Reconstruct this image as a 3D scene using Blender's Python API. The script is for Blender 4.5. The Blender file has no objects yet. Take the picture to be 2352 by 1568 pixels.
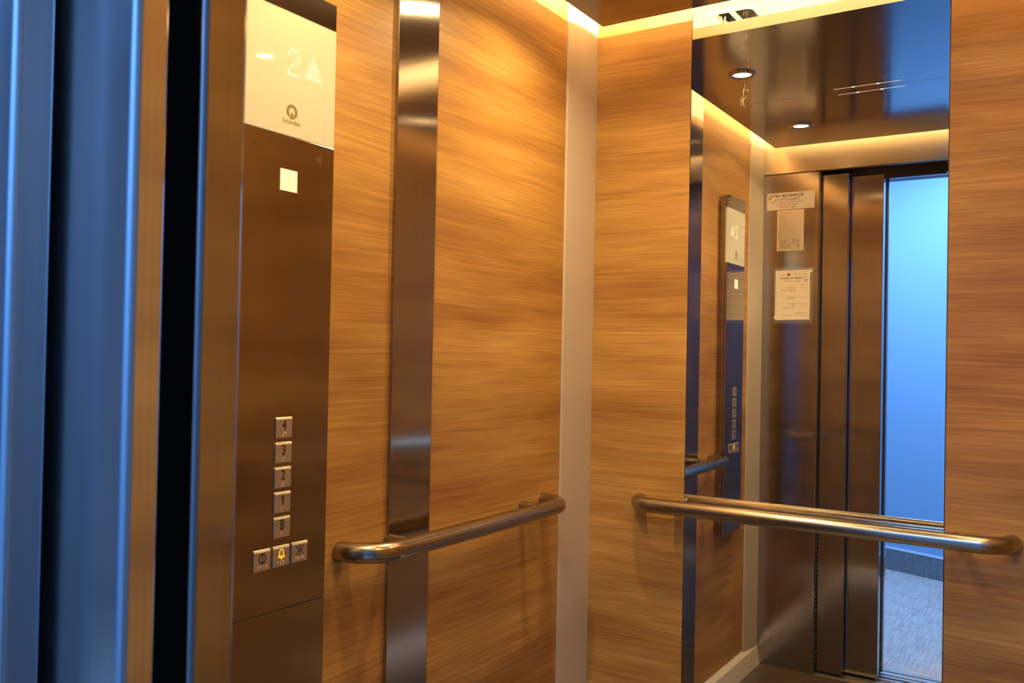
import bpy, bmesh, math, random
from mathutils import Vector, Matrix
random.seed(3)
SC = bpy.context.scene
COL = SC.collection
PI = math.pi

# ------------------------------------------------------------------ camera
FPX = 2018.99
cam_d = bpy.data.cameras.new('camera'); cam = bpy.data.objects.new('camera', cam_d); COL.objects.link(cam)
cam_d.sensor_width = 22.3; cam_d.lens = FPX / 2352 * 22.3; cam_d.clip_start = 0.02
def cam_axes(yaw, pitch, roll):
    y, p, r = map(math.radians, (yaw, pitch, roll))
    f = Vector((-math.sin(y)*math.cos(p), math.cos(y)*math.cos(p), math.sin(p)))
    R = f.cross(Vector((0, 0, 1))).normalized(); U = R.cross(f)
    return math.cos(r)*R + math.sin(r)*U, -math.sin(r)*R + math.cos(r)*U, f
R_, U_, F_ = cam_axes(33.0046, 0.758, 1.1212)
M_ = Matrix((R_, U_, -F_)).transposed().to_4x4(); M_.translation = Vector((1.1505, -2.156, 1.2772))
cam.matrix_world = M_
cam_d.dof.use_dof = True; cam_d.dof.focus_distance = 2.2; cam_d.dof.aperture_fstop = 5.0
SC.camera = cam

# ------------------------------------------------------------------ world, exposure, large lights
SC.view_settings.view_transform = 'Standard'; SC.view_settings.look = 'None'
SC.view_settings.gamma = 1; SC.view_settings.use_curve_mapping = False
SC.view_settings.exposure = 0.0
SC.cycles.use_denoising = True
SC.cycles.max_bounces = 14; SC.cycles.glossy_bounces = 10; SC.cycles.diffuse_bounces = 6
SC.cycles.sample_clamp_indirect = 6.0
SC.cycles.caustics_reflective = True
W = bpy.data.worlds.new('world'); SC.world = W; W.use_nodes = True
W.node_tree.nodes['Background'].inputs[0].default_value = (0.30, 0.50, 1.0, 1)
W.node_tree.nodes['Background'].inputs[1].default_value = 0.22
WARM = (1.0, 0.655, 0.27)
def area(name, loc, rot, sx, sy, power, color):
    d = bpy.data.lights.new(name, 'AREA'); d.shape = 'RECTANGLE'; d.size = sx; d.size_y = sy
    d.energy = power; d.color = color
    o = bpy.data.objects.new(name, d); COL.objects.link(o); o.location = loc; o.rotation_euler = rot
    return o
area('lobby_ceiling_light', (0.2, -2.75, 2.585), (0, 0, 0), 1.8, 0.6, 92, (0.44, 0.68, 1.0))
LENS_STRENGTH = 40.0; LED_STRENGTH = 6200.0; LAMP_POWER = 7.6

# ------------------------------------------------------------------ materials
def new_mat(name):
    m = bpy.data.materials.new(name); m.use_nodes = True
    nt = m.node_tree; b = nt.nodes['Principled BSDF']
    return m, nt, b
def N(nt, t, **k):
    n = nt.nodes.new(t)
    for a, v in k.items(): setattr(n, a, v)
    return n
def plain(name, col, rough=.5, metal=0., spec=None, emit=None, es=0.):
    m, nt, b = new_mat(name)
    b.inputs['Base Color'].default_value = (*col, 1); b.inputs['Roughness'].default_value = rough
    b.inputs['Metallic'].default_value = metal
    if spec is not None: b.inputs['Specular IOR Level'].default_value = spec
    if emit: b.inputs['Emission Color'].default_value = (*emit, 1); b.inputs['Emission Strength'].default_value = es
    return m
def brushed(name, col, rough=.25, aniso=.8, streak=.05, horiz=True, wav=0.0):
    """brushed stainless: vertical grain smears reflections sideways"""
    m, nt, b = new_mat(name); L = nt.links
    b.inputs['Metallic'].default_value = 1
    tc = N(nt, 'ShaderNodeTexCoord'); mp = N(nt, 'ShaderNodeMapping')
    mp.inputs['Scale'].default_value = (260, 260, 1.6) if horiz else (1.6, 260, 260)
    L.new(tc.outputs['Object'], mp.inputs[0])
    no = N(nt, 'ShaderNodeTexNoise'); no.inputs['Scale'].default_value = 1; no.inputs['Detail'].default_value = 3
    L.new(mp.outputs[0], no.inputs['Vector'])
    mr = N(nt, 'ShaderNodeMapRange'); mr.inputs['To Min'].default_value = 1 - streak*3; mr.inputs['To Max'].default_value = 1 + streak
    L.new(no.outputs['Fac'], mr.inputs['Value'])
    mx = N(nt, 'ShaderNodeMix', data_type='RGBA', blend_type='MULTIPLY'); mx.inputs[0].default_value = 1
    mx.inputs[6].default_value = (*col, 1); L.new(mr.outputs[0], mx.inputs[7]); L.new(mx.outputs[2], b.inputs['Base Color'])
    b.inputs['Roughness'].default_value = rough; b.inputs['Anisotropic'].default_value = aniso
    g = N(nt, 'ShaderNodeNewGeometry'); cr = N(nt, 'ShaderNodeVectorMath', operation='CROSS_PRODUCT')
    L.new(g.outputs['Normal'], cr.inputs[0]); cr.inputs[1].default_value = (0.02, 0.03, 1) if horiz else (1, .02, .03)
    L.new(cr.outputs[0], b.inputs['Tangent'])
    if wav > 0:
        n2 = N(nt, 'ShaderNodeTexNoise'); n2.inputs['Scale'].default_value = 3.2; n2.inputs['Detail'].default_value = 1
        L.new(tc.outputs['Object'], n2.inputs['Vector'])
        bp = N(nt, 'ShaderNodeBump'); bp.inputs['Strength'].default_value = wav; bp.inputs['Distance'].default_value = .01
        L.new(n2.outputs['Fac'], bp.inputs['Height']); L.new(bp.outputs[0], b.inputs['Normal'])
    return m
def wood_mat():
    m, nt, b = new_mat('wood_laminate'); L = nt.links
    tc = N(nt, 'ShaderNodeTexCoord'); sp = N(nt, 'ShaderNodeSeparateXYZ'); L.new(tc.outputs['Object'], sp.inputs[0])
    ad = N(nt, 'ShaderNodeMath', operation='SUBTRACT'); L.new(sp.outputs['X'], ad.inputs[0]); L.new(sp.outputs['Y'], ad.inputs[1])
    # gentle waviness of the grain
    def cv(sa, sz, seed):
        c = N(nt, 'ShaderNodeCombineXYZ')
        a = N(nt, 'ShaderNodeMath', operation='MULTIPLY'); a.inputs[1].default_value = sa; L.new(ad.outputs[0], a.inputs[0])
        z = N(nt, 'ShaderNodeMath', operation='MULTIPLY'); z.inputs[1].default_value = sz; L.new(zz.outputs[0], z.inputs[0])
        L.new(a.outputs[0], c.inputs[0]); L.new(z.outputs[0], c.inputs[1]); c.inputs[2].default_value = seed
        return c
    zz = N(nt, 'ShaderNodeMath', operation='ADD'); L.new(sp.outputs['Z'], zz.inputs[0])
    wc = N(nt, 'ShaderNodeCombineXYZ'); L.new(ad.outputs[0], wc.inputs[0]); 
    z7 = N(nt, 'ShaderNodeMath', operation='MULTIPLY'); z7.inputs[1].default_value = 3.5; L.new(sp.outputs['Z'], z7.inputs[0]); L.new(z7.outputs[0], wc.inputs[1])
    wn = N(nt, 'ShaderNodeTexNoise'); wn.inputs['Scale'].default_value = 2.2; wn.inputs['Detail'].default_value = 1.5; L.new(wc.outputs[0], wn.inputs['Vector'])
    wm = N(nt, 'ShaderNodeMapRange'); wm.inputs['To Min'].default_value = -.014; wm.inputs['To Max'].default_value = .014
    L.new(wn.outputs['Fac'], wm.inputs['Value']); L.new(wm.outputs[0], zz.inputs[1])
    def noise(c, det, rgh=.55):
        n = N(nt, 'ShaderNodeTexNoise'); n.inputs['Scale'].default_value = 1; n.inputs['Detail'].default_value = det
        n.inputs['Roughness'].default_value = rgh; L.new(c.outputs[0], n.inputs['Vector']); return n
    n1 = noise(cv(1.8, 13, 0.3), 3)          # broad soft bands
    n2 = noise(cv(2.2, 140, 4.1), 4, .55)      # streaks
    n3 = noise(cv(8, 620, 9.7), 4, .6)      # fine fibre
    # boards: random value per long cell
    vo = N(nt, 'ShaderNodeTexVoronoi', feature='SMOOTH_F1'); vo.inputs['Scale'].default_value = 1; vo.inputs['Randomness'].default_value = .9
    vc = cv(1.5, 9.5, 2.2)
    L.new(vc.outputs[0], vo.inputs['Vector'])
    vs = N(nt, 'ShaderNodeSeparateColor'); L.new(vo.outputs['Color'], vs.inputs[0])
    def mul(a, k):
        x = N(nt, 'ShaderNodeMath', operation='MULTIPLY'); L.new(a, x.inputs[0]); x.inputs[1].default_value = k; return x.outputs[0]
    def add(a, c):
        x = N(nt, 'ShaderNodeMath', operation='ADD'); L.new(a, x.inputs[0]); L.new(c, x.inputs[1]); return x.outputs[0]
    s = add(add(mul(n1.outputs['Fac'], .62), mul(n2.outputs['Fac'], .38)), add(mul(n3.outputs['Fac'], .38), mul(vs.outputs[0], .14)))
    cr = N(nt, 'ShaderNodeValToRGB'); e = cr.color_ramp.elements
    e[0].position = .52; e[0].color = (.205, .092, .030, 1)
    e[1].position = .98; e[1].color = (.57, .350, .112, 1)
    k = e.new(.67); k.color = (.305, .157, .043, 1)
    k = e.new(.80); k.color = (.405, .230, .066, 1)
    L.new(s, cr.inputs[0]); L.new(cr.outputs[0], b.inputs['Base Color'])
    b.inputs['Roughness'].default_value = .42; b.inputs['Specular IOR Level'].default_value = .35
    bp = N(nt, 'ShaderNodeBump'); bp.inputs['Strength'].default_value = .12; bp.inputs['Distance'].default_value = .0004
    L.new(n3.outputs['Fac'], bp.inputs['Height']); L.new(bp.outputs[0], b.inputs['Normal'])
    return m
def weave_mat(name, c1, c2):
    m, nt, b = new_mat(name); L = nt.links
    tc = N(nt, 'ShaderNodeTexCoord')
    outs = []
    for sc in ((140, 6, 90), (6, 140, 90)):
        mp = N(nt, 'ShaderNodeMapping'); mp.inputs['Scale'].default_value = sc; mp.inputs['Rotation'].default_value = (0, 0, .2)
        L.new(tc.outputs['Object'], mp.inputs[0])
        n = N(nt, 'ShaderNodeTexNoise'); n.inputs['Scale'].default_value = 1; n.inputs['Detail'].default_value = 3
        L.new(mp.outputs[0], n.inputs['Vector']); outs.append(n)
    mx = N(nt, 'ShaderNodeMath', operation='ADD'); L.new(outs[0].outputs['Fac'], mx.inputs[0]); L.new(outs[1].outputs['Fac'], mx.inputs[1])
    mr = N(nt, 'ShaderNodeMapRange'); mr.inputs['From Min'].default_value = .7; mr.inputs['From Max'].default_value = 1.3
    L.new(mx.outputs[0], mr.inputs['Value'])
    mc = N(nt, 'ShaderNodeMix', data_type='RGBA'); L.new(mr.outputs[0], mc.inputs[0])
    mc.inputs[6].default_value = (*c1, 1); mc.inputs[7].default_value = (*c2, 1); L.new(mc.outputs[2], b.inputs['Base Color'])
    b.inputs['Roughness'].default_value = .75
    return m
def granite_mat():
    m, nt, b = new_mat('dark_stone_floor'); L = nt.links
    tc = N(nt, 'ShaderNodeTexCoord')
    n = N(nt, 'ShaderNodeTexNoise'); n.inputs['Scale'].default_value = 60; n.inputs['Detail'].default_value = 6; L.new(tc.outputs['Object'], n.inputs['Vector'])
    cr = N(nt, 'ShaderNodeValToRGB'); e = cr.color_ramp.elements
    e[0].position = .35; e[0].color = (.035, .027, .02, 1); e[1].position = .75; e[1].color = (.11, .085, .06, 1)
    L.new(n.outputs['Fac'], cr.inputs[0])
    v = N(nt, 'ShaderNodeTexVoronoi'); v.inputs['Scale'].default_value = 55; L.new(tc.outputs['Object'], v.inputs['Vector'])
    lt = N(nt, 'ShaderNodeMath', operation='LESS_THAN'); lt.inputs[1].default_value = .045; L.new(v.outputs['Distance'], lt.inputs[0])
    mc = N(nt, 'ShaderNodeMix', data_type='RGBA'); L.new(lt.outputs[0], mc.inputs[0]); L.new(cr.outputs[0], mc.inputs[6]); mc.inputs[7].default_value = (.7, .6, .5, 1)
    L.new(mc.outputs[2], b.inputs['Base Color']); b.inputs['Roughness'].default_value = .3
    return m
WOOD = wood_mat()
STEEL = brushed('brushed_steel', (.43, .415, .41), .13, .88)
STEEL_DOOR = brushed('brushed_steel_door', (.40, .385, .38), .13, .85, wav=.006)
STEEL_H = brushed('brushed_steel_header', (.70, .64, .55), .30, .9, horiz=False, wav=.03)
STEEL_LAND = brushed('landing_door_steel', (.66, .67, .68), .16, .9, wav=.01)
COPPER = brushed('panel_face_steel', (.37, .35, .34), .13, .88, .03)
RAIL = plain('satin_steel_tube', (.37, .335, .285), .21, 1)
CEIL = plain('dark_polished_steel', (.37, .345, .33), .15, 1)
FASCIA = plain('ceiling_edge_white', (.8, .77, .7), .4)
MIRROR = plain('mirror_glass', (.90, .91, .90), .0, 1)
POST = plain('satin_aluminium', (.60, .565, .52), .5, .35)
SKIRT = plain('aluminium_skirting', (.80, .76, .68), .42, .3)
CANOPY = plain('cream_canopy_paint', (.8, .76, .68), .3)
DARK = plain('black_rubber', (.012, .012, .014), .5)
BLACKM = plain('black_metal', (.008, .008, .01), .55)
SILL = plain('aluminium_sill', (.62, .59, .54), .38, .9)
BLUEWALL = plain('pale_blue_paint', (.20, .39, .65), .7)
WHITEP = plain('white_paint', (.78, .78, .78), .6)
GRANITE = granite_mat()
CARPET = weave_mat('woven_vinyl_floor', (.22, .22, .24), (.46, .46, .49))
CARPETD = weave_mat('woven_vinyl_skirting', (.09, .115, .15), (.20, .23, .28))
GLASSW = plain('cream_backlit_glass', (.36, .33, .24), .03, 0, .5, (1, .80, .42), .30)
LIT = plain('lit_reader_window', (.6, .55, .4), .2, 0, .5, (1, .84, .50), .62)
LEDDOT = plain('display_led_dot', (.8, .5, .35), .4, 0, .5, (1, .74, .42), 1.1)
REDHALO = plain('display_led_halo', (.7, .3, .2), .3, 0, .5, (1, .52, .30), .75)
LOGO = plain('olive_grey_print', (.20, .16, .075), .3)
INK = plain('dark_ink', (.03, .025, .03), .5)
INKP = plain('purple_ink', (.05, .02, .06), .5)
INKO = plain('orange_ink', (.75, .13, .02), .5)
INKR = plain('red_ink', (.5, .03, .03), .5)
INKB = plain('blue_ink', (.03, .06, .3), .5)
INKT = plain('tan_ink', (.34, .22, .08), .5)
INKN = plain('brown_numerals', (.13, .085, .035), .5)
PAPER = plain('white_paper', (.80, .78, .72), .55)
VINYL = plain('white_vinyl_sticker', (.74, .72, .70), .4)
PLAQ = brushed('plaque_steel', (.60, .56, .50), .38, .3, .02)
BTN = plain('button_cap_steel', (.55, .50, .44), .38, .85)
BTNEDGE = plain('button_lip_highlight', (.92, .88, .80), .4, .1)  # paler than the cap: painted highlight of the overhead light
BRAILLE = plain('braille_dot_steel', (.95, .9, .8), .3, .25)
ALARM = plain('alarm_symbol_lit', (.6, .3, .03), .4, 0, .5, (1, .38, .02), 1.2)
LAMPM = plain('lamp_lens', (1, 1, 1), .4, 0, .5, (1.0, .64, .30), LENS_STRENGTH)
LEDM = plain('led_diode', (1, 1, 1), .4, 0, .5, WARM, LED_STRENGTH)
SLOTM = plain('lit_slot', (1, 1, 1), .4, 0, .5, (1, .62, .36), 1.3)
SLOTD = plain('slot_diode', (1, 1, 1), .4, 0, .5, (1, .8, .55), 14)
SLEEVE, _nt, _b = new_mat('clear_plastic_sleeve')
_b.inputs['Alpha'].default_value = .05; _b.inputs['Roughness'].default_value = .15; _b.inputs['Base Color'].default_value = (.8, .8, .8, 1)

# ------------------------------------------------------------------ helpers
ORG = {}
def link(name, data=None):
    o = bpy.data.objects.new(name, data); COL.objects.link(o); return o
def thing(name, label, cat, loc=(0, 0, 0), group=None):
    o = link(name); o.location = loc; o['label'] = label; o['category'] = cat; ORG[o] = Vector(loc)
    o.empty_display_size = .05
    if group: o['group'] = group
    return o
def tag(o, label, cat, group=None):
    o['label'] = label; o['category'] = cat
    if group: o['group'] = group
    return o
def build(name, bm, m, parent=None, org=None, smooth=False, label=None):
    og = ORG[parent] if parent is not None else Vector(org or (0, 0, 0))
    bmesh.ops.translate(bm, verts=bm.verts, vec=-og)
    bmesh.ops.recalc_face_normals(bm, faces=bm.faces)
    me = bpy.data.meshes.new(name); bm.to_mesh(me); bm.free()
    me.materials.append(m)
    if smooth:
        for p in me.polygons: p.use_smooth = True
    o = link(name, me)
    if parent is not None: o.parent = parent
    else: o.location = og
    ORG[o] = og
    if label: o['label'] = label
    return o
def struct(name, bm, m, parent=None, **k):
    o = build(name, bm, m, parent, **k)
    if parent is None: o['kind'] = 'structure'
    return o
def box(bm, x0, x1, y0, y1, z0, z1, bev=0., seg=2, only=None):
    r = bmesh.ops.create_cube(bm, size=1)
    for v in r['verts']:
        v.co = Vector(((x0+x1)/2 + v.co.x*(x1-x0), (y0+y1)/2 + v.co.y*(y1-y0), (z0+z1)/2 + v.co.z*(z1-z0)))
    if bev > 0:
        es = set()
        for v in r['verts']:
            for e in v.link_edges: es.add(e)
        es = [e for e in es if only is None or only((e.verts[0].co + e.verts[1].co)/2, e.verts[0].co - e.verts[1].co)]
        bmesh.ops.bevel(bm, geom=es, offset=bev, segments=seg, profile=.5, affect='EDGES')
    return bm
def B(*a, **k):
    return box(bmesh.new(), *a, **k)
def tube_bm(pts, r, n=28, caps=True):
    """sweep a circle along a polyline with parallel frames"""
    bm = bmesh.new(); P = [Vector(p) for p in pts]; rings = []
    t0 = (P[1]-P[0]).normalized(); up = Vector((0, 0, 1)) if abs(t0.z) < .9 else Vector((1, 0, 0))
    for i, p in enumerate(P):
        a = P[max(i-1, 0)]; b = P[min(i+1, len(P)-1)]; t = (b-a).normalized()
        s = t.cross(up).normalized(); u = s.cross(t)
        rings.append([bm.verts.new(p + r*(math.cos(2*PI*k/n)*s + math.sin(2*PI*k/n)*u)) for k in range(n)])
    for a, b in zip(rings, rings[1:]):
        for k in range(n): bm.faces.new((a[k], a[(k+1) % n], b[(k+1) % n], b[k]))
    if caps: bm.faces.new(rings[0]); bm.faces.new(rings[-1])
    return bm
def smooth_auto(o, ang=40):
    me = o.data
    for p in me.polygons: p.use_smooth = True
    bm = bmesh.new(); bm.from_mesh(me)
    for e in bm.edges:
        if len(e.link_faces) != 2: continue
        a = e.calc_face_angle(0)
        if a > math.radians(ang) or (a > .004 and max(f.calc_area() for f in e.link_faces) > .03): e.smooth = False
    bm.to_mesh(me); bm.free(); return o
class Plane:
    """a frame on a surface: o + u*right + v*up + w*out"""
    def __init__(s, o, r, u): s.o = Vector(o); s.r = Vector(r); s.u = Vector(u); s.n = s.r.cross(s.u)
    def p(s, a, b, w=0): return s.o + s.r*a + s.u*b + s.n*w
def prism(bm, pl, pts, w0, w1):
    """flat outline given thickness, standing on a surface frame"""
    A = [bm.verts.new(pl.p(x, y, w0)) for x, y in pts]; Bv = [bm.verts.new(pl.p(x, y, w1)) for x, y in pts]
    bm.faces.new(A[::-1]); bm.faces.new(Bv)
    for i in range(len(pts)):
        j = (i+1) % len(pts); bm.faces.new((A[i], A[j], Bv[j], Bv[i]))
    return bm
def rect(x0, x1, y0, y1): return [(x0, y0), (x1, y0), (x1, y1), (x0, y1)]
def circle(cx, cy, r, n=16, ry=None): return [(cx+r*math.cos(2*PI*k/n), cy+(ry or r)*math.sin(2*PI*k/n)) for k in range(n)]
def ring(bm, pl, cx, cy, r0, r1, a0, a1, w0, w1, n=32, close=False):
    k = n if close else n+1
    def row(r, w): return [bm.verts.new(pl.p(cx+r*math.cos(a0+(a1-a0)*i/n), cy+r*math.sin(a0+(a1-a0)*i/n), w)) for i in range(k)]
    a, b, c, d = row(r0, w0), row(r1, w0), row(r1, w1), row(r0, w1)
    for i in range(n):
        j = (i+1) % k
        for p, q in ((a, b), (b, c), (c, d), (d, a)): bm.faces.new((p[i], p[j], q[j], q[i]))
    if not close:
        bm.faces.new((a[0], b[0], c[0], d[0])); bm.faces.new((a[-1], d[-1], c[-1], b[-1]))
    return bm
def stroke(bm, pl, p, q, w, d0, d1):
    p = Vector(p); q = Vector(q); t = (q-p).normalized(); n = Vector((-t.y, t.x))*w/2
    return prism(bm, pl, [tuple(p+n), tuple(p-n), tuple(q-n), tuple(q+n)], d0, d1)
def text(name, body, pl, x, y, h, m, parent, align='CENTER', depth=.0002, xs=1.0, w=0.0, bold=0.0, label=None):
    cu = bpy.data.curves.new(name, 'FONT'); cu.body = body; cu.size = h; cu.align_x = align; cu.align_y = 'CENTER'
    cu.extrude = depth; cu.resolution_u = 3; cu.offset = bold
    t = link('tmp', cu)
    me = bpy.data.meshes.new_from_object(t)
    bpy.data.objects.remove(t)
    bm = bmesh.new(); bm.from_mesh(me); bpy.data.meshes.remove(me)
    for v in bm.verts: v.co = pl.p(x + v.co.x*xs, y + v.co.y, w + v.co.z)
    return build(name, bm, m, parent, label=label)

D = 1.5215; WD = 1.2; ZC = 2.14; ZTOP = 2.27
# ------------------------------------------------------------------ the lift car shell
struct('wall_left', B(-.02, 0, -D, .0, .0, ZTOP), WOOD)
struct('wall_right', B(WD, WD+.02, -D, .0, .0, ZTOP), WOOD)
MX0, MX1 = .2915, .8965
wb = B(0, MX0-.0018, 0, .02, 0, ZTOP); box(wb, MX1+.0018, WD, 0, .02, 0, ZTOP); box(wb, -.02, WD+.02, .02, .03, 0, ZTOP)
struct('wall_back', wb, WOOD)
struct('floor', B(-.02, WD+.02, -D-.001, .02, -.03, 0), GRANITE)
# canopy above the lit gap, with a real ventilation opening in it
VX0, VX1, VY0, VY1 = .230, .362, -.47, -.268
cn = bmesh.new()
for a in ((-.02, VX0, -D-.05, .02), (VX1, WD+.02, -D-.05, .02), (VX0, VX1, -D-.05, VY0), (VX0, VX1, VY1, .02)):
    box(cn, *a, ZTOP, ZTOP+.012)
struct('ceiling', cn, CANOPY)
# front wall of the car: returns and header
XO0, XO1 = .245, 1.16
wf = B(0, XO0, -D-.022, -D, 0, 2.043, bev=.004, only=lambda c, d: abs(c.x-XO0) < 1e-4 and c.y > -D-.001)
front = struct('wall_front', wf, STEEL)
smooth_auto(front, 50)
struct('front_return_panel', B(XO1, WD+.02, -D-.022, -D, 0, 2.043), STEEL, front)
struct('door_header', B(-.02, WD+.02, -D-.03, -D, 2.047, ZTOP, bev=.002), STEEL_H, front)
# light curtain lens row on the opening edge of the left return
lb = B(XO0-.0022, XO0+.0035, -D-.021, -D-.006, .004, 2.03)
struct('light_curtain_strip', lb, DARK, front)
dt = bmesh.new()
for k in range(30):
    z = .05 + k*.0187
    prism(dt, Plane((XO0+.0035, -D-.0135, z), (0, 1, 0), (0, 0, 1)), circle(0, 0, .0030, 8), 0, .0012)
struct('lens_row', dt, plain('lens_dot', (.85, .78, .6), .3, .7), front)

# mirror set into the back wall
# dried drip marks running down the upper left of the mirror
_nt = MIRROR.node_tree; _L = _nt.links; _b = _nt.nodes['Principled BSDF']
_tc = N(_nt, 'ShaderNodeTexCoord'); _sp = N(_nt, 'ShaderNodeSeparateXYZ'); _L.new(_tc.outputs['Object'], _sp.inputs[0])
def _m(op, a, c, d=None):
    n = N(_nt, 'ShaderNodeMath', operation=op)
    for i, v in enumerate((a, c, d)):
        if v is None: continue
        if isinstance(v, (int, float)): n.inputs[i].default_value = v
        else: _L.new(v, n.inputs[i])
    return n.outputs[0]
_d = _m('ABSOLUTE', _m('SUBTRACT', _sp.outputs['X'], .4325), 0)
_in = _m('MULTIPLY', _m('LESS_THAN', _d, .009), _m('GREATER_THAN', _sp.outputs['Z'], 1.90))
_mp = N(_nt, 'ShaderNodeMapping'); _mp.inputs['Scale'].default_value = (700, 1, 45); _L.new(_tc.outputs['Object'], _mp.inputs[0])
_no = N(_nt, 'ShaderNodeTexNoise'); _no.inputs['Scale'].default_value = 1; _no.inputs['Detail'].default_value = 2; _L.new(_mp.outputs[0], _no.inputs['Vector'])
_k = _m('MULTIPLY', _in, _m('GREATER_THAN', _no.outputs['Fac'], .64))
_L.new(_m('SUBTRACT', 1.0, _m('MULTIPLY', _k, .55)), _b.inputs['Metallic'])
_L.new(_m('MULTIPLY', _k, .35), _b.inputs['Roughness'])
mr = build('wall_mirror', B(MX0, MX1, .0, .006, .09, 2.215), MIRROR)
tag(mr, 'tall frameless wall mirror set flush in the wood back wall', 'mirror')

# corner cover panels
def corner_cover(ya, yb, label):
    """ya = edge on the side wall, yb = end in the corner"""
    bm = bmesh.new(); n = 10; prof = []
    s = 1 if yb > ya else -1
    prof.append((0.0, ya))
    prof.append((.0035, ya + s*.0006)); prof.append((.0048, ya + s*.003))
    for i in range(n+1):
        t = i/n; prof.append((.0048 + .0106*(1-(1-t)**2)**1.0*1.0 if False else .0048+.0106*t**1.0, ya + s*.003 + (yb-ya-s*.003)*t))
    prof.append((0.0, yb))
    lo = [bm.verts.new((x, y, .086 - .0145*min(1, x/.0154))) for x, y in prof]; hi = [bm.verts.new((x, y, 2.24)) for x, y in prof]
    bm.faces.new(lo[::-1]); bm.faces.new(hi)
    for i in range(len(prof)):
        j = (i+1) % len(prof); bm.faces.new((lo[i], lo[j], hi[j], hi[i]))
    o = build('corner_post', bm, POST, org=(.005, (ya+yb)/2, 0)); smooth_auto(o, 25)
    return tag(o, label, 'corner trim')
corner_cover(-.1445, -.0002, 'pale satin corner post between the left wood wall and the back wall')
corner_cover(-D+.1445, -D+.0002, 'pale satin corner post beside the steel front return, seen in the mirror')

# skirtings
def skirting(name, p0, p1, inward):
    p0 = Vector(p0); p1 = Vector(p1); n = Vector(inward); bm = bmesh.new()
    prof = [(0, 0), (.028, 0), (.0165, .068), (.0145, .0705), (0, .086)]
    a = [bm.verts.new(p0 + n*x + Vector((0, 0, z))) for x, z in prof]; b = [bm.verts.new(p1 + n*x + Vector((0, 0, z))) for x, z in prof]
    bm.faces.new(a); bm.faces.new(b[::-1])
    for i in range(5): bm.faces.new((a[i], a[(i+1) % 5], b[(i+1) % 5], b[i]))
    return struct(name, bm, SKIRT)
skirting('baseboard_left', (0, -D, 0), (0, -.03, 0), (1, 0, 0))
skirting('baseboard_right', (WD, -D, 0), (WD, -.03, 0), (-1, 0, 0))
skirting('baseboard_back', (0, 0, 0), (WD, 0, 0), (0, -1, 0))

# steel pilaster on the left wall
sp = build('wall_strip', B(0, .008, -.8290, -.7005, .088, 2.235, bev=.0012), STEEL, org=(0, -.79, .05))
tag(sp, 'vertical brushed steel strip on the left wood wall, between control panel and corner', 'wall strip')

# ------------------------------------------------------------------ suspended ceiling: two polished panels and lit slots
GX, GY0, GY1, YS = .083, -.1033, -D+.0752, -.780
def ceiling_panel(y0, y1, slot, label):
    """y0<y1; slot = (x0,x1,ya,yb) cut through the panel"""
    t = thing('ceiling_panel', label, 'ceiling panel', (WD/2, (y0+y1)/2, ZC), 'polished steel ceiling panels')
    x0, x1 = GX, WD-GX; sx0, sx1, sa, sb = slot
    bm = bmesh.new()
    # one sheet with a hole, extruded upward
    xs = [x0, sx0, sx1, x1]; ys = [y0, sa, sb, y1]
    V = {}
    for k, z in enumerate((ZC, ZC+.003)):
        for i, x in enumerate(xs):
            for j, y in enumerate(ys): V[i, j, k] = bm.verts.new((x, y, z))
    for i in range(3):
        for j in range(3):
            if (i, j) == (1, 1): continue
            bm.faces.new((V[i, j, 0], V[i+1, j, 0], V[i+1, j+1, 0], V[i, j+1, 0]))
            bm.faces.new((V[i, j, 1], V[i+1, j, 1], V[i+1, j+1, 1], V[i, j+1, 1]))
    for (a, b) in (((1, 1), (2, 1)), ((2, 1), (2, 2)), ((2, 2), (1, 2)), ((1, 2), (1, 1))):
        bm.faces.new((V[a[0], a[1], 0], V[b[0], b[1], 0], V[b[0], b[1], 1], V[a[0], a[1], 1]))
    out = [(i, 0) for i in range(3)] + [(3, j) for j in range(3)] + [(i, 3) for i in range(3, 0, -1)] + [(0, j) for j in range(3, 0, -1)]
    for k in range(len(out)):
        a, b = out[k], out[(k+1) % len(out)]
        bm.faces.new((V[a[0], a[1], 0], V[b[0], b[1], 0], V[b[0], b[1], 1], V[a[0], a[1], 1]))
    build('sheet', bm, CEIL, t)
    build('slot_light', B(sx0+.0003, sx1-.0003, sa+.0004, sb-.0004, ZC+.0004, ZC+.0024), SLOTM, t, label='thin glowing slot')
    for fx in (.30, .66):
        xx = sx0+(sx1-sx0)*fx
        build('slot_diode', B(xx-.003, xx+.003, sa+.0010, sb-.0010, ZC-.0004, ZC+.0010), SLOTD, t)
    return t
cpf = ceiling_panel(YS+.0012, GY0, (.473, .676, -.7485, -.7440), 'dark polished steel ceiling panel nearest the mirror')
cpb = ceiling_panel(GY1, YS-.0012, (.473, .676, -.8150, -.8105), 'dark polished steel ceiling panel nearest the doors')
def rim(parent, x0, x1, y0, y1):
    build('edge_rim', B(x0, x1, y0, y1, ZC+.0003, ZC+.030), FASCIA, parent)
rim(cpf, GX, WD-GX, GY0-.0025, GY0-.0002); rim(cpf, GX+.0002, GX+.0025, YS+.002, GY0-.003); rim(cpf, WD-GX-.0025, WD-GX-.0002, YS+.002, GY0-.003)
rim(cpb, GX, WD-GX, GY1+.0002, GY1+.0025); rim(cpb, GX+.0002, GX+.0025, GY1+.003, YS-.002); rim(cpb, WD-GX-.0025, WD-GX-.0002, GY1+.003, YS-.002)
hg = bmesh.new()
for x in (.35, .85):
    for y in (-.45, -1.1): box(hg, x-.004, x+.004, y-.004, y+.004, ZC+.003, ZTOP)
build('hanger_rod', hg, RAIL, cpf)

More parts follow.
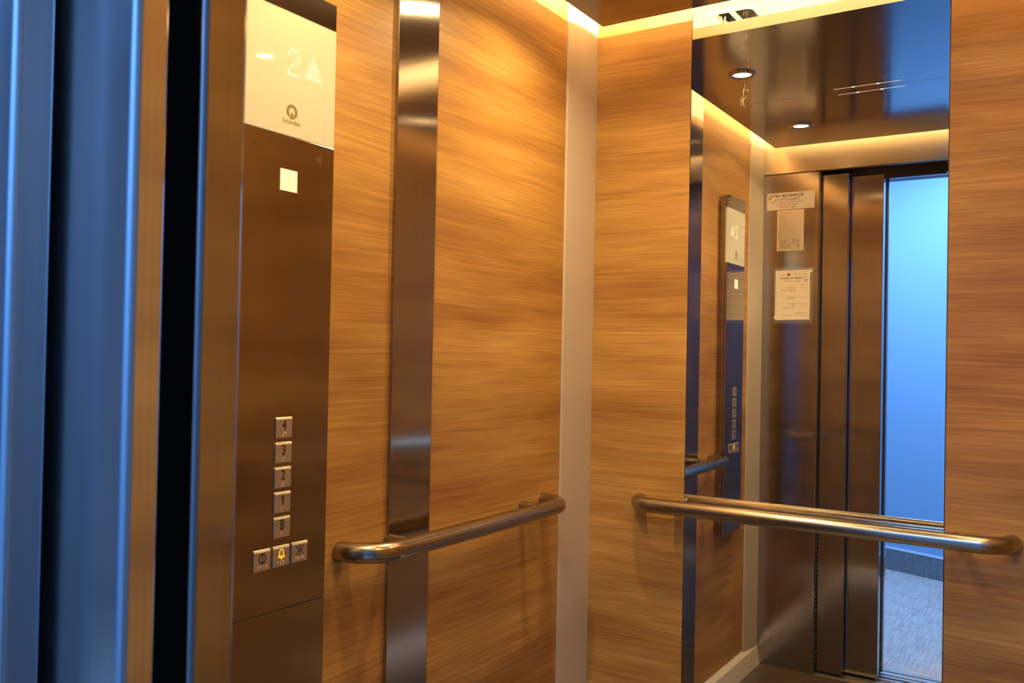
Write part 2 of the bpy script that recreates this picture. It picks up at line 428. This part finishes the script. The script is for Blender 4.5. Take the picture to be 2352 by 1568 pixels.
# light strips above the panel edges (they wash the walls through the gap)
def light_strip(x0, x1, y0, y1, label):
    z = ZC+.036; alongx = (x1-x0) > (y1-y0)
    t = thing('light_strip', label, 'light strip', ((x0+x1)/2, (y0+y1)/2, z), 'warm light strips above the ceiling edges')
    build('tape', B(x0, x1, y0, y1, ZC+.0032, z), FASCIA, t)
    L = (x1-x0) if alongx else (y1-y0); n = int(L/.035); first = None
    for k in range(n):
        c = (k+.5)*L/n - L/2
        if first is None:
            q = ((-.006, .006, -.003, .003) if alongx else (-.003, .003, -.006, .006))
            og = ORG[t]
            first = build('diode', B(q[0]+og.x, q[1]+og.x, q[2]+og.y, q[3]+og.y, z, z+.0025), LEDM, t); o = first
        else:
            o = first.copy(); COL.objects.link(o)
        o.location = (c, 0, 0) if alongx else (0, c, 0)
    return t
light_strip(GX+.05, WD-GX-.05, GY0-.055, GY0-.045, 'warm light strip above the ceiling edge by the mirror')
light_strip(GX+.05, WD-GX-.05, GY1+.045, GY1+.055, 'warm light strip above the ceiling edge by the doors')
light_strip(GX+.045, GX+.055, GY1+.08, GY0-.08, 'warm light strip above the left ceiling edge')
light_strip(WD-GX-.055, WD-GX-.045, GY1+.08, GY0-.08, 'warm light strip above the right ceiling edge')

# ventilation opening in the canopy
vt = thing('ventilation_fan', 'dark rounded fan opening above the ceiling edge, seen at the mirror top', 'vent', ((VX0+VX1)/2, (VY0+VY1)/2, ZTOP))
pl = Plane(((VX0+VX1)/2, (VY0+VY1)/2, ZTOP), (1, 0, 0), (0, -1, 0))   # out = -z (down)
hw, hh = (VX1-VX0)/2, (VY1-VY0)/2
def rrect(hw, hh, r, n=6):
    o = []
    for cx, cy, a in ((hw-r, hh-r, 0), (-hw+r, hh-r, PI/2), (-hw+r, -hh+r, PI), (hw-r, -hh+r, 1.5*PI)):
        for k in range(n+1): o.append((cx+r*math.cos(a+PI/2*k/n), cy+r*math.sin(a+PI/2*k/n)))
    return o
bm = bmesh.new(); o1 = rrect(hw+.008, hh+.008, .025); o2 = rrect(hw-.006, hh-.006, .02); n = len(o1)
for w in (0.0, .005):
    pass
a = [bm.verts.new(pl.p(x, y, 0)) for x, y in o1]; b = [bm.verts.new(pl.p(x, y, .005)) for x, y in o1]
c = [bm.verts.new(pl.p(x, y, .005)) for x, y in o2]; d = [bm.verts.new(pl.p(x, y, -.02)) for x, y in o2]
for i in range(n):
    j = (i+1) % n
    for p, q in ((a, b), (b, c), (c, d)): bm.faces.new((p[i], p[j], q[j], q[i]))
build('frame', bm, FASCIA, vt)
bm = B(VX0-.004, VX1+.004, VY0-.004, VY1+.004, ZTOP+.0125, ZTOP+.14)
bmesh.ops.delete(bm, geom=[f for f in bm.faces if f.normal.z < -.5], context='FACES')
build('duct', bm, BLACKM, vt)
build('cross_bar', prism(bmesh.new(), pl, rect(-.012, .0, -hh, hh), -.010, -.002), FASCIA, vt)
for k in range(3):
    bm = ring(bmesh.new(), pl, .012, 0, .058+k*.012, .0605+k*.012, PI-.6, PI+.6, -.010, -.004, 14)
    build('guard_wire', bm, FASCIA, vt)

# ------------------------------------------------------------------ downlights
def downlight(x, y, label, share=1.0):
    t = thing('downlight', label, 'ceiling light', (x, y, ZC), 'round recessed ceiling spots')
    pl = Plane((x, y, ZC), (1, 0, 0), (0, -1, 0))
    bm = bmesh.new(); n = 40
    prof = [(.042, 0), (.0405, .004), (.037, .0062), (.030, .0058), (.0275, .001)]
    rows = [[bm.verts.new(pl.p(r*math.cos(2*PI*k/n), r*math.sin(2*PI*k/n), w)) for k in range(n)] for r, w in prof]
    for a, b in zip(rows, rows[1:]):
        for k in range(n): bm.faces.new((a[k], a[(k+1) % n], b[(k+1) % n], b[k]))
    build('trim_ring', bm, RAIL, t, smooth=True)
    build('lamp_lens', prism(bmesh.new(), pl, circle(0, 0, .0270, 36), .0003, .0012), LAMPM, t, label='glowing warm white lens')
    d = bpy.data.lights.new('lamp', 'AREA'); d.shape = 'DISK'; d.size = .034; d.energy = LAMP_POWER*share; d.color = WARM
    d.spread = math.radians(145)
    o = link('lamp', d); o.parent = t; o.location = (0, 0, -.0020)
    return t
downlight(.272, -.455, 'round recessed ceiling spot above the left wall strip, nearer the mirror')
downlight(.268, -1.136, 'round recessed ceiling spot above the control panel, nearer the doors')
downlight(.945, -.40, 'round recessed ceiling spot on the right, nearer the mirror', .30)
downlight(.945, -1.136, 'round recessed ceiling spot on the right, nearer the doors', .30)

# ------------------------------------------------------------------ handrails
def handrail(a, b, wall_n, off, z, r, brk, label):
    """a,b = wall points of the two ends (2D); wall_n inward normal"""
    a = Vector((*a, z)); b = Vector((*b, z)); n = Vector((*wall_n, 0)); t = (b-a).normalized()
    th = thing('handrail', label, 'handrail', (a+b)/2, 'tubular steel handrails')
    R = off; seg = 14; pts = [a + n*.0005]
    rad = off-.004
    pts.append(a + n*(off-rad))
    for k in range(1, seg+1):
        q = PI/2*k/seg; pts.append(a + n*(off-rad+rad*math.sin(q)) + t*(rad-rad*math.cos(q)))
    m = 12; p0 = a + n*off + t*rad; p1 = b + n*off - t*rad
    for k in range(1, m): pts.append(p0.lerp(p1, k/m))
    for k in range(seg+1):
        q = PI/2*k/seg; pts.append(b + n*(off-rad+rad*math.cos(q)) - t*(rad-rad*math.sin(q)))
    pts.append(b + n*.0005)
    o = build('rail', tube_bm(pts, r), RAIL, th); smooth_auto(o, 50)
    for s in brk:
        p = a.lerp(b, s)
        bm = tube_bm([p + n*.0005 + Vector((0, 0, -.0)), p + n*(off-r*.6)], .011, 20)
        br = build('bracket', bm, RAIL, th); smooth_auto(br, 50)
    return th
handrail((0, -.958), (0, -.228), (1, 0), .0783, .9048, .0189, (.185, .86), 'short tubular steel handrail on the left wall below the steel strip')
handrail((.168, 0), (1.029, 0), (0, -1), .0616, .8941, .0189, (.125, .875), 'long tubular steel handrail across the back wall and mirror')
handrail((WD, -.958), (WD, -.228), (-1, 0), .0783, .9048, .0189, (.185, .86), 'tubular steel handrail on the right wall')

# ------------------------------------------------------------------ car operating panel
C1, C2, CT, ZB, ZT = -1.2273, -1.0278, .0338, .612, 1.887
cop = thing('control_panel', 'tall steel lift control panel with lit cream display and square floor buttons', 'control panel', (0, (C1+C2)/2, ZB))
o = build('body', B(0, .0115, C1+.004, C2-.004, ZB+.004, ZT-.004), COPPER, cop)
o = build('body_rib', B(.0115, .0135, C1+.007, C2-.007, ZB+.007, ZT-.007), DARK, cop)
o = build('housing', B(.0135, .0235, C1+.002, C2-.002, ZB+.002, ZT-.002), COPPER, cop)
o = build('housing_rib', B(.0235, .0250, C1+.006, C2-.006, ZB+.006, ZT-.006), DARK, cop)
ZGT, ZGB, ZSM = 1.8399, 1.6333, .843
o = build('face_plate', B(.025, CT, C1, C2, ZSM+.0003, ZGB-.0006, bev=.0012), COPPER, cop)
o = build('top_plate', B(.025, CT, C1, C2, ZGT+.0006, ZT, bev=.0012), COPPER, cop)
o = build('lower_cover', B(.025, CT, C1, C2, ZB, ZSM-.0003, bev=.0014), COPPER, cop)
o = build('display_glass', B(.025, CT+.0002, C1+.0008, C2-.0008, ZGB, ZGT, bev=.0006), GLASSW, cop, label='backlit cream glass display pane')
P = Plane((CT+.0002, 0, 0), (0, 1, 0), (0, 0, 1))
# dot-matrix digit and arrow
bd = bmesh.new(); bh = bmesh.new()
y0, y1, z0, z1 = -1.1385, -1.1150, 1.7364, 1.7782
pix2 = [(0, 1), (1, 0), (2, 0), (3, 1), (3, 2), (2, 3), (1, 4), (0, 5), (0, 6), (1, 6), (2, 6), (3, 6)]
for cx, ry in pix2:
    yy = y0 + (y1-y0)*cx/3; zz = z1 - (z1-z0)*ry/6
    prism(bd, P, circle(yy, zz, .0025, 12), .0001, .0004); prism(bh, P, circle(yy, zz, .0036, 12), .00005, .0002)
build('digit_dots', bd, LEDDOT, cop)
ba = bmesh.new()
rows = [1, 1, 3, 3, 5, 5, 7, 7, 9]
for r, nn in enumerate(rows):
    zz = 1.7783 - r*.00472
    for c in range(nn):
        yy = -1.0815 + (c-(nn-1)/2)*.0050
        prism(ba, P, circle(yy, zz, .0017, 10), .0001, .0004); prism(bh, P, circle(yy, zz, .0024, 10), .00005, .0002)
build('arrow_dots', ba, LEDDOT, cop)
build('dot_glow_rings', bh, REDHALO, cop, label='painted reddish glow around the display dots')  # halo of the dots put in as faintly emissive discs
# maker's mark: ring, opening and triangle
LG = (-1.1286, 1.6743)
def mark(pl, cx, cy, r, m, parent, w=.0003):
    g = math.radians(38)
    bm = ring(bmesh.new(), pl, cx, cy, r*.54, r, -PI/2+g, 1.5*PI-g, 0, w, 44)
    n = 8; arc = [(cx + r*math.sin(-g*.80 + 2*g*.80*k/n), cy - r*math.cos(-g*.80 + 2*g*.80*k/n)) for k in range(n+1)]
    prism(bm, pl, [(cx, cy+r*.02)] + arc, 0, w)
    return build('maker_mark', bm, m, parent)
P0 = Plane((CT+.0002, 0, 0), (0, 1, 0), (0, 0, 1))
mark(P0, LG[0], LG[1], .0123, LOGO, cop)
text('maker_name', 'Schindler', P0, LG[0], 1.6565, .0112, LOGO, cop, bold=.0001)
# loudspeaker holes, card symbol, reader window
bm = bmesh.new()
for k in range(3): prism(bm, P0, circle(-1.2055+k*.0065, 1.6055, .0011, 10), -.0001, .0002)
build('microphone_holes', bm, DARK, cop)
bm = bmesh.new()
for k, r in enumerate((.0045, .009, .0135)):
    ring(bm, P0, -1.072, 1.6064, r-.0009, r+.0009, -.62, .62, -.0001, .0002, 12)
build('card_symbol', bm, plain('engraved_symbol', (.10, .055, .03), .5), cop)
build('reader_window', prism(bmesh.new(), P0, rect(-1.1508, -1.1138, 1.5402, 1.5762), -.0001, .0008), LIT, cop, label='small lit cream square window')
build('side_screw', tube_bm([(.020, C2-.0025, .7967), (.020, C2+.0006, .7967)], .0022, 12), BRAILLE, cop)
# buttons
def braille(pl, cx, cy, cells):
    bm = bmesh.new(); n = len(cells)
    for i, cell in enumerate(cells):
        ox = cx + (i-(n-1)/2)*.0056
        for d in cell:
            x = ox + (-.00115 if d <= 3 else .00115); y = cy + (1-(d-1) % 3)*.0023
            r = bmesh.ops.create_icosphere(bm, subdivisions=1, radius=.00088)
            for v in r['verts']: v.co = pl.p(x, y, 0) + v.co
    return bm
BW = .0178
def button(yc, zc, kind):
    pb = Plane((CT, yc, zc), (0, 1, 0), (0, 0, 1)); w = .0026
    bm = B(CT-.0006, CT+w, yc-BW, yc+BW, zc-BW*.95, zc+BW*.95, bev=.0007, seg=1)
    bt = build('button', bm, BTN, cop)
    # bevelled top lip; its highlight from above is put into the pale colour
    bl = bmesh.new()
    pts = [(w-.0006, BW*.95-.0034), (w+.0005, BW*.95-.0030), (-.0002, BW*.95+.0006), (-.0008, BW*.95-.001)]
    A = [bl.verts.new(pb.p(-BW*.97, y, x)) for x, y in pts]; Bq = [bl.verts.new(pb.p(BW*.97, y, x)) for x, y in pts]
    bl.faces.new(A); bl.faces.new(Bq[::-1])
    for i in range(4): bl.faces.new((A[i], A[(i+1) % 4], Bq[(i+1) % 4], Bq[i]))
    build('top_lip', bl, BTNEDGE, bt)
    pf = Plane((CT+w, yc, zc), (0, 1, 0), (0, 0, 1))
    codes = {'4': [(3, 4, 5, 6), (1, 4, 5)], '3': [(3, 4, 5, 6), (1, 4)], '2': [(3, 4, 5, 6), (1, 2)], '1': [(3, 4, 5, 6), (1,)], 'B': [(1, 2)],
             'open': [(1, 3, 5), (1, 2, 3, 4), (1, 5), (1, 3, 4, 5)], 'close': [(1, 4), (1, 2, 3), (2, 4), (1, 5)], 'alarm': [(1,), (1, 2, 3), (1, 3)]}
    if kind == '1':
        nb = stroke(bmesh.new(), pf, (.0008, -.0045), (.0008, .0117), .0030, 0, .0003); stroke(nb, pf, (.0008, .0105), (-.0036, .0070), .0024, 0, .0003)
        build('numeral', nb, INK, bt)
    elif kind in '234B':
        text('numeral', kind, pf, 0, .0036, .0235, INK, bt, xs=.74, bold=.0007)
    elif kind == 'open':
        bm = bmesh.new()
        stroke(bm, pf, (0, -.0060), (0, .0125), .0018, 0, .0003)
        for s in (-1, 1):
            stroke(bm, pf, (s*.0026, .0115), (s*.0078, .0033), .0018, 0, .0003); stroke(bm, pf, (s*.0078, .0033), (s*.0026, -.0050), .0018, 0, .0003)
            stroke(bm, pf, (s*.0026, .0115), (s*.0026, .0085), .0018, 0, .0003); stroke(bm, pf, (s*.0026, -.0050), (s*.0026, -.0020), .0018, 0, .0003)
        build('door_open_symbol', bm, INK, bt)
    elif kind == 'close':
        bm = bmesh.new()
        stroke(bm, pf, (0, -.0060), (0, .0125), .0018, 0, .0003)
        for s in (-1, 1):
            stroke(bm, pf, (s*.0080, .0110), (s*.0022, .0033), .0019, 0, .0003); stroke(bm, pf, (s*.0022, .0033), (s*.0080, -.0045), .0019, 0, .0003)
        build('door_close_symbol', bm, INK, bt)
    else:
        bm = ring(bmesh.new(), pf, 0, .0070, .0032, .0050, 0, PI, 0, .0003, 14)
        for s in (-1, 1): stroke(bm, pf, (s*.0041, .0070), (s*.0045, .0005), .0018, 0, .0003)
        prism(bm, pf, [(-.0078, -.0022), (.0078, -.0022), (.0055, .0010), (-.0055, .0010)], 0, .0003)
        prism(bm, pf, circle(0, -.0035, .0018, 10), 0, .0003)
        build('bell_symbol', bm, ALARM, bt, label='lit orange bell symbol')
    build('braille_dots', braille(pf, 0, -.0112, codes[kind]), BRAILLE, bt)
YB = -1.1315
for k, s in enumerate('4321B'): button(YB, 1.1458-k*.0413, s)
button(YB-.0405, .9325, 'open'); button(YB, .9325, 'alarm'); button(YB+.0408, .9325, 'close')

# ------------------------------------------------------------------ notices on the steel return, facing into the car
def pn(x, z, w=0.): return Plane((x, -D + w, z), (-1, 0, 0), (0, 0, 1))
cx, cz = .127, 1.9325
t = thing('emergency_notice', 'white emergency call sticker at the top of the steel return, seen in the mirror', 'notice', (cx, -D, cz))
build('sheet', prism(bmesh.new(), pn(cx, cz), rect(-.0975, .0975, -.0355, .0355), .0001, .0006), VINYL, t)
q = pn(cx, cz, .0006)
text('maker_line', 'SCHINDLER LIFTS', q, .014, .0220, .0172, INKP, t, xs=1.0, bold=.0004)
text('company_line', '(Singapore) Pte. Ltd.', q, .014, .0080, .0128, INKP, t, bold=.0001)
text('instruction_line', 'In case of emergency, please call our', q, .012, -.0035, .0092, INK, t)
text('hotline_line', '24-Hour Service Hotline', q, .012, -.0140, .0092, INK, t)
text('telephone_word', 'Tel:', q, -.012, -.0255, .0110, INK, t, bold=.0002)
text('telephone_number', '6742-7677', q, .024, -.0255, .0110, INKO, t, bold=.0002)
mk = mark(q, .085, .017, .0085, plain('grey_print', (.25, .2, .15), .5), t)
text('small_maker_name', 'Schindler', q, .084, .0012, .0062, INKO, t, bold=.0002)
cx, cz = .1285, 1.8085
t = thing('capacity_plaque', 'grey acrylic capacity plaque reading 675 kg, below the emergency sticker', 'plaque', (cx, -D, cz))
build('frame', B(cx-.0545, cx+.0545, -D+.0001, -D+.0040, cz-.0845, cz+.0845, bev=.0010), plain('clear_acrylic_edge', (.78, .70, .58), .25, .2), t)
build('plate', B(cx-.0475, cx+.0475, -D+.0042, -D+.0050, cz-.0775, cz+.0775), PLAQ, t)
q = pn(cx, cz, .0050)
text('load_number', '675', q, -.022, -.0455, .0215, INKN, t, bold=.0002); text('load_unit', 'Kg', q, .026, -.0455, .0215, INKN, t, bold=.0002)
text('person_number', '9', q, -.034, -.0660, .0215, INKN, t, bold=.0002); text('person_unit', 'Pers.', q, .020, -.0660, .0215, INKN, t)
mark(q, .031, .053, .0060, INKT, t)
text('plaque_maker_name', 'Schindler', q, .030, .0400, .0055, INKT, t)
text('plaque_line', 'Schindler Lifts (Singapore) Pte. Ltd.', q, .004, .0280, .0052, INKT, t)
text('plaque_small_line', 'Lift equipment', q, -.018, -.0050, .0056, INKT, t)
# permit sheet in a clear sleeve, corners curled
cx, cz = .1405, 1.5405
t = thing('permit_notice', 'white permit sheet taped in a clear sleeve, lowest notice on the steel return', 'notice', (cx, -D, cz))
q = pn(cx, cz)
build('plastic_sleeve', prism(bmesh.new(), q, rect(-.083, .078, -.118, .113), .0001, .0004), SLEEVE, t, label='clear plastic sleeve')
hw, hh = .0705, .1020
sh = bmesh.new()
pts = [(-hw, -hh), (hw-.003, -hh-.002), (hw+.006, -hh+.010), (hw, -hh+.014), (hw, hh), (-hw+.012, hh+.001), (-hw-.008, hh+.003), (-hw-.008, hh-.010), (-hw, hh-.012)]
prism(sh, q, pts, .0005, .0010); build('sheet', sh, PAPER, t)
q = pn(cx, cz, .0010)
text('authority_line', 'Building and Construction', q, -.020, .0855, .0066, INKT, t)
text('authority_word', 'Authority', q, .037, .0850, .0066, INKT, t)
bm = bmesh.new(); 
for k, (a, h) in enumerate(((-.0042, .0075), (0, .0130), (.0042, .0095))): prism(bm, q, rect(.0155+a-.0015, .0155+a+.0015, .0850-h*.55, .0850+h*.55), 0, .0002)
prism(bm, q, [(.0085, .0840), (.0155, .0785), (.0225, .0840), (.0155, .0870)], 0, .0002)
build('authority_mark', bm, INKR, t)
text('permit_title', 'PERMIT TO OPERATE', q, .0065, .0690, .0092, INK, t, bold=.0002)
bm = bmesh.new()
stroke(bm, q, (-.062, .0695), (-.0525, .0765), .0010, 0, .0002); stroke(bm, q, (-.0525, .0765), (-.043, .0695), .0010, 0, .0002)
for a, b in (((-.0605, .0695), (-.0605, .0545)), ((-.0445, .0695), (-.0445, .0545)), ((-.0605, .0545), (-.0445, .0545))): stroke(bm, q, a, b, .0009, 0, .0002)
build('house_outline', bm, INKB, t)
bm = bmesh.new(); stroke(bm, q, (-.0565, .0650), (-.0530, .0575), .0026, 0, .0002); stroke(bm, q, (-.0535, .0575), (-.0475, .0625), .0020, 0, .0002)
build('tick_mark', bm, INKB, t)
def lines(rows_, m, name):
    for x0, x1, z in rows_:
        bm = bmesh.new(); x = x0
        while x < x1:
            w = random.uniform(.0025, .0065); e = min(x+w, x1); prism(bm, q, rect(x, e, z-.0007, z+.0007), 0, .0002); x = e+.0010
        build(name, bm, m, t)
lines([(-.034, .034, .0595), (-.034, .040, .0555), (-.034, -.018, .0515), (-.062, -.025, .0415), (-.060, -.028, .0305), (-.058, -.043, .018),
       (-.060, -.022, -.010), (-.060, -.008, -.036), (-.060, -.034, -.042), (-.060, -.028, -.0530), (-.062, -.012, -.083), (-.062, -.034, -.087), (-.002, .038, -.083), (-.002, .034, -.087)], INKT, 'fine_print_line')
lines([(-.008, .018, .0300), (-.008, .050, .0195), (-.008, .006, .0150), (-.008, .020, -.0105), (-.008, .026, -.0160), (-.008, .018, -.037), (-.008, .004, -.0425), (-.062, -.010, -.0745)], INK, 'dark_print_line')
lines([(-.008, .038, -.0535)], INKB, 'date_line')
bm = bmesh.new()
for z in (.0370, .0250, -.0040, -.0310, -.0465, -.0590): stroke(bm, q, (-.063, z), (.064, z), .0004, 0, .00015)
for x in (-.063, -.010, .064): stroke(bm, q, (x, .0370), (x, -.0590), .0004, 0, .00015)
build('table_rules', bm, INKT, t)

# ------------------------------------------------------------------ doors and sills
def door_panel(name, x0, x1, y0, y1, ztop, label, m=None):
    """y1 > y0; the leading edge is at x1"""
    t = thing(name, label, 'lift door', ((x0+x1)/2, (y0+y1)/2, .012))
    bm = B(x0, x1, y0, y1, .012, ztop, bev=.0075, seg=6, only=lambda c, d: abs(c.x-x1) < 1e-4 and abs(d.z) > .5 and c.y < y0+1e-4)
    es = [e for e in bm.edges if all(abs(v.co.x-x1) < 1e-4 and abs(v.co.y-y1) < 1e-4 for v in e.verts)]
    bmesh.ops.bevel(bm, geom=es, offset=.0016, segments=2, profile=.5, affect='EDGES')
    o = build('leaf', bm, m or STEEL_DOOR, t); smooth_auto(o, 40)
    build('guide_shoe', B(x0+.02, x1-.012, (y0+y1)/2-.004, (y0+y1)/2+.004, -.004, .013), BLACKM, t)
    return t
door_panel('car_door_panel', -.02, .352, -1.5780, -1.5480, 2.030, 'inner steel lift door leaf beside the steel return, nearer the car')
door_panel('car_door_panel', .05, .476, -1.6430, -1.5950, 2.022, 'inner steel lift door leaf reaching furthest into the doorway')
door_panel('landing_door_panel', .05, .481, -1.7150, -1.6830, 2.024, 'outer steel landing door leaf, nearer the lift car', STEEL_LAND)
door_panel('landing_door_panel', -.15, .3745, -1.7590, -1.7240, 2.024, 'outer steel landing door leaf at the left frame edge', STEEL_LAND)
hb = bmesh.new()
pts = [(.10, 0), (.699, 0), (.703, .004), (.705, .012), (.705, .036), (.703, .043), (.697, .047), (.10, .047)]
prism(hb, Plane((0, -1.6000, 2.0250-.018), (1, 0, 0), (0, 0, 1)), pts, 0, .012)
o = build('door_hanger_bar', hb, BLACKM, org=(.4, -1.606, 2.03)); tag(o, 'black hanger bar across the top of the doorway, above the lift doors', 'door hanger')
# backing behind the hanger so no light leaks in over the doors
struct('light_leak_backing', B(-.1, .52, -1.6800, -D-.032, 2.058, 2.10), BLACKM)
cs = bmesh.new()
box(cs, -.1, XO1+.04, -D-.030, -D-.001, -.03, .0)
for a, b in ((-D-.040, -D-.030), (-1.590, -1.580), (-1.600, -1.590), (-1.650, -1.635)): box(cs, -.1, XO1+.04, a, b, -.03, -.0005)
box(cs, -.1, XO1+.04, -1.650, -D-.03, -.03, -.018)
o = build('car_sill', cs, SILL, org=(.6, -1.6, -.02)); tag(o, 'grooved aluminium door sill at the edge of the lift car floor', 'door sill')
ls = bmesh.new(); box(ls, -.2, XO1+.1, -1.770, -1.672, -.03, -.018)
for a, b in ((-1.690, -1.672), (-1.722, -1.706), (-1.735, -1.722), (-1.770, -1.750)): box(ls, -.2, XO1+.1, a, b, -.03, -.0005)
o = build('landing_sill', ls, SILL, org=(.6, -1.72, -.02)); tag(o, 'grooved aluminium landing sill beyond the lift doors', 'door sill')

# ------------------------------------------------------------------ landing wall and lobby
wl = B(-2.2, .26, -1.80, -1.762, -.03, 2.62); box(wl, XO1+.02, 3.0, -1.80, -1.762, -.03, 2.62); box(wl, .26, XO1+.02, -1.80, -1.762, 2.028, 2.62)
struct('wall_landing', wl, BLUEWALL)
struct('trim_3', B(-.3, XO1+.02, -1.762, -1.682, 2.030, 2.09), plain('grey_frame_steel', (.5, .5, .52), .4, .8))
struct('floor_lobby', B(-3.2, 3.2, -5.2, -1.770, -.03, 0.), CARPET)
struct('ceiling_lobby', B(-3.2, 3.2, -5.2, -1.80, 2.62, 2.65), WHITEP)
ang = math.atan2(3.667-3.523, .484-.109)
def lobbywall(t0, t1, z0, z1, off):
    bm = bmesh.new(); u = Vector((math.cos(ang), math.sin(ang), 0)); n = Vector((-math.sin(ang), math.cos(ang), 0)); o = Vector((.109, -3.667, 0))
    r = bmesh.ops.create_cube(bm, size=1)
    for v in r['verts']:
        a, b, c = v.co.x+.5, v.co.y+.5, v.co.z+.5
        v.co = o + u*(t0+(t1-t0)*a) + n*(off[0]+(off[1]-off[0])*b) + Vector((0, 0, z0+(z1-z0)*c))
    return bm
struct('wall_lobby', lobbywall(-3.3, 3.1, 0, 2.62, (-.05, 0)), BLUEWALL)
struct('baseboard_lobby', lobbywall(-3.3, 3.1, 0, .128, (0, .008)), CARPETD)
struct('trim_2', lobbywall(-3.3, 3.1, .128, .138, (0, .010)), plain('pale_blue_trim', (.55, .7, .85), .4))
struct('wall_added_right', B(1.95, 1.99, -4.2, -1.80, 0, 2.62), plain('added_wall_grey', (.13, .14, .16), .6))  # unseen dark wall, added to dim the lobby side reflected in the steel
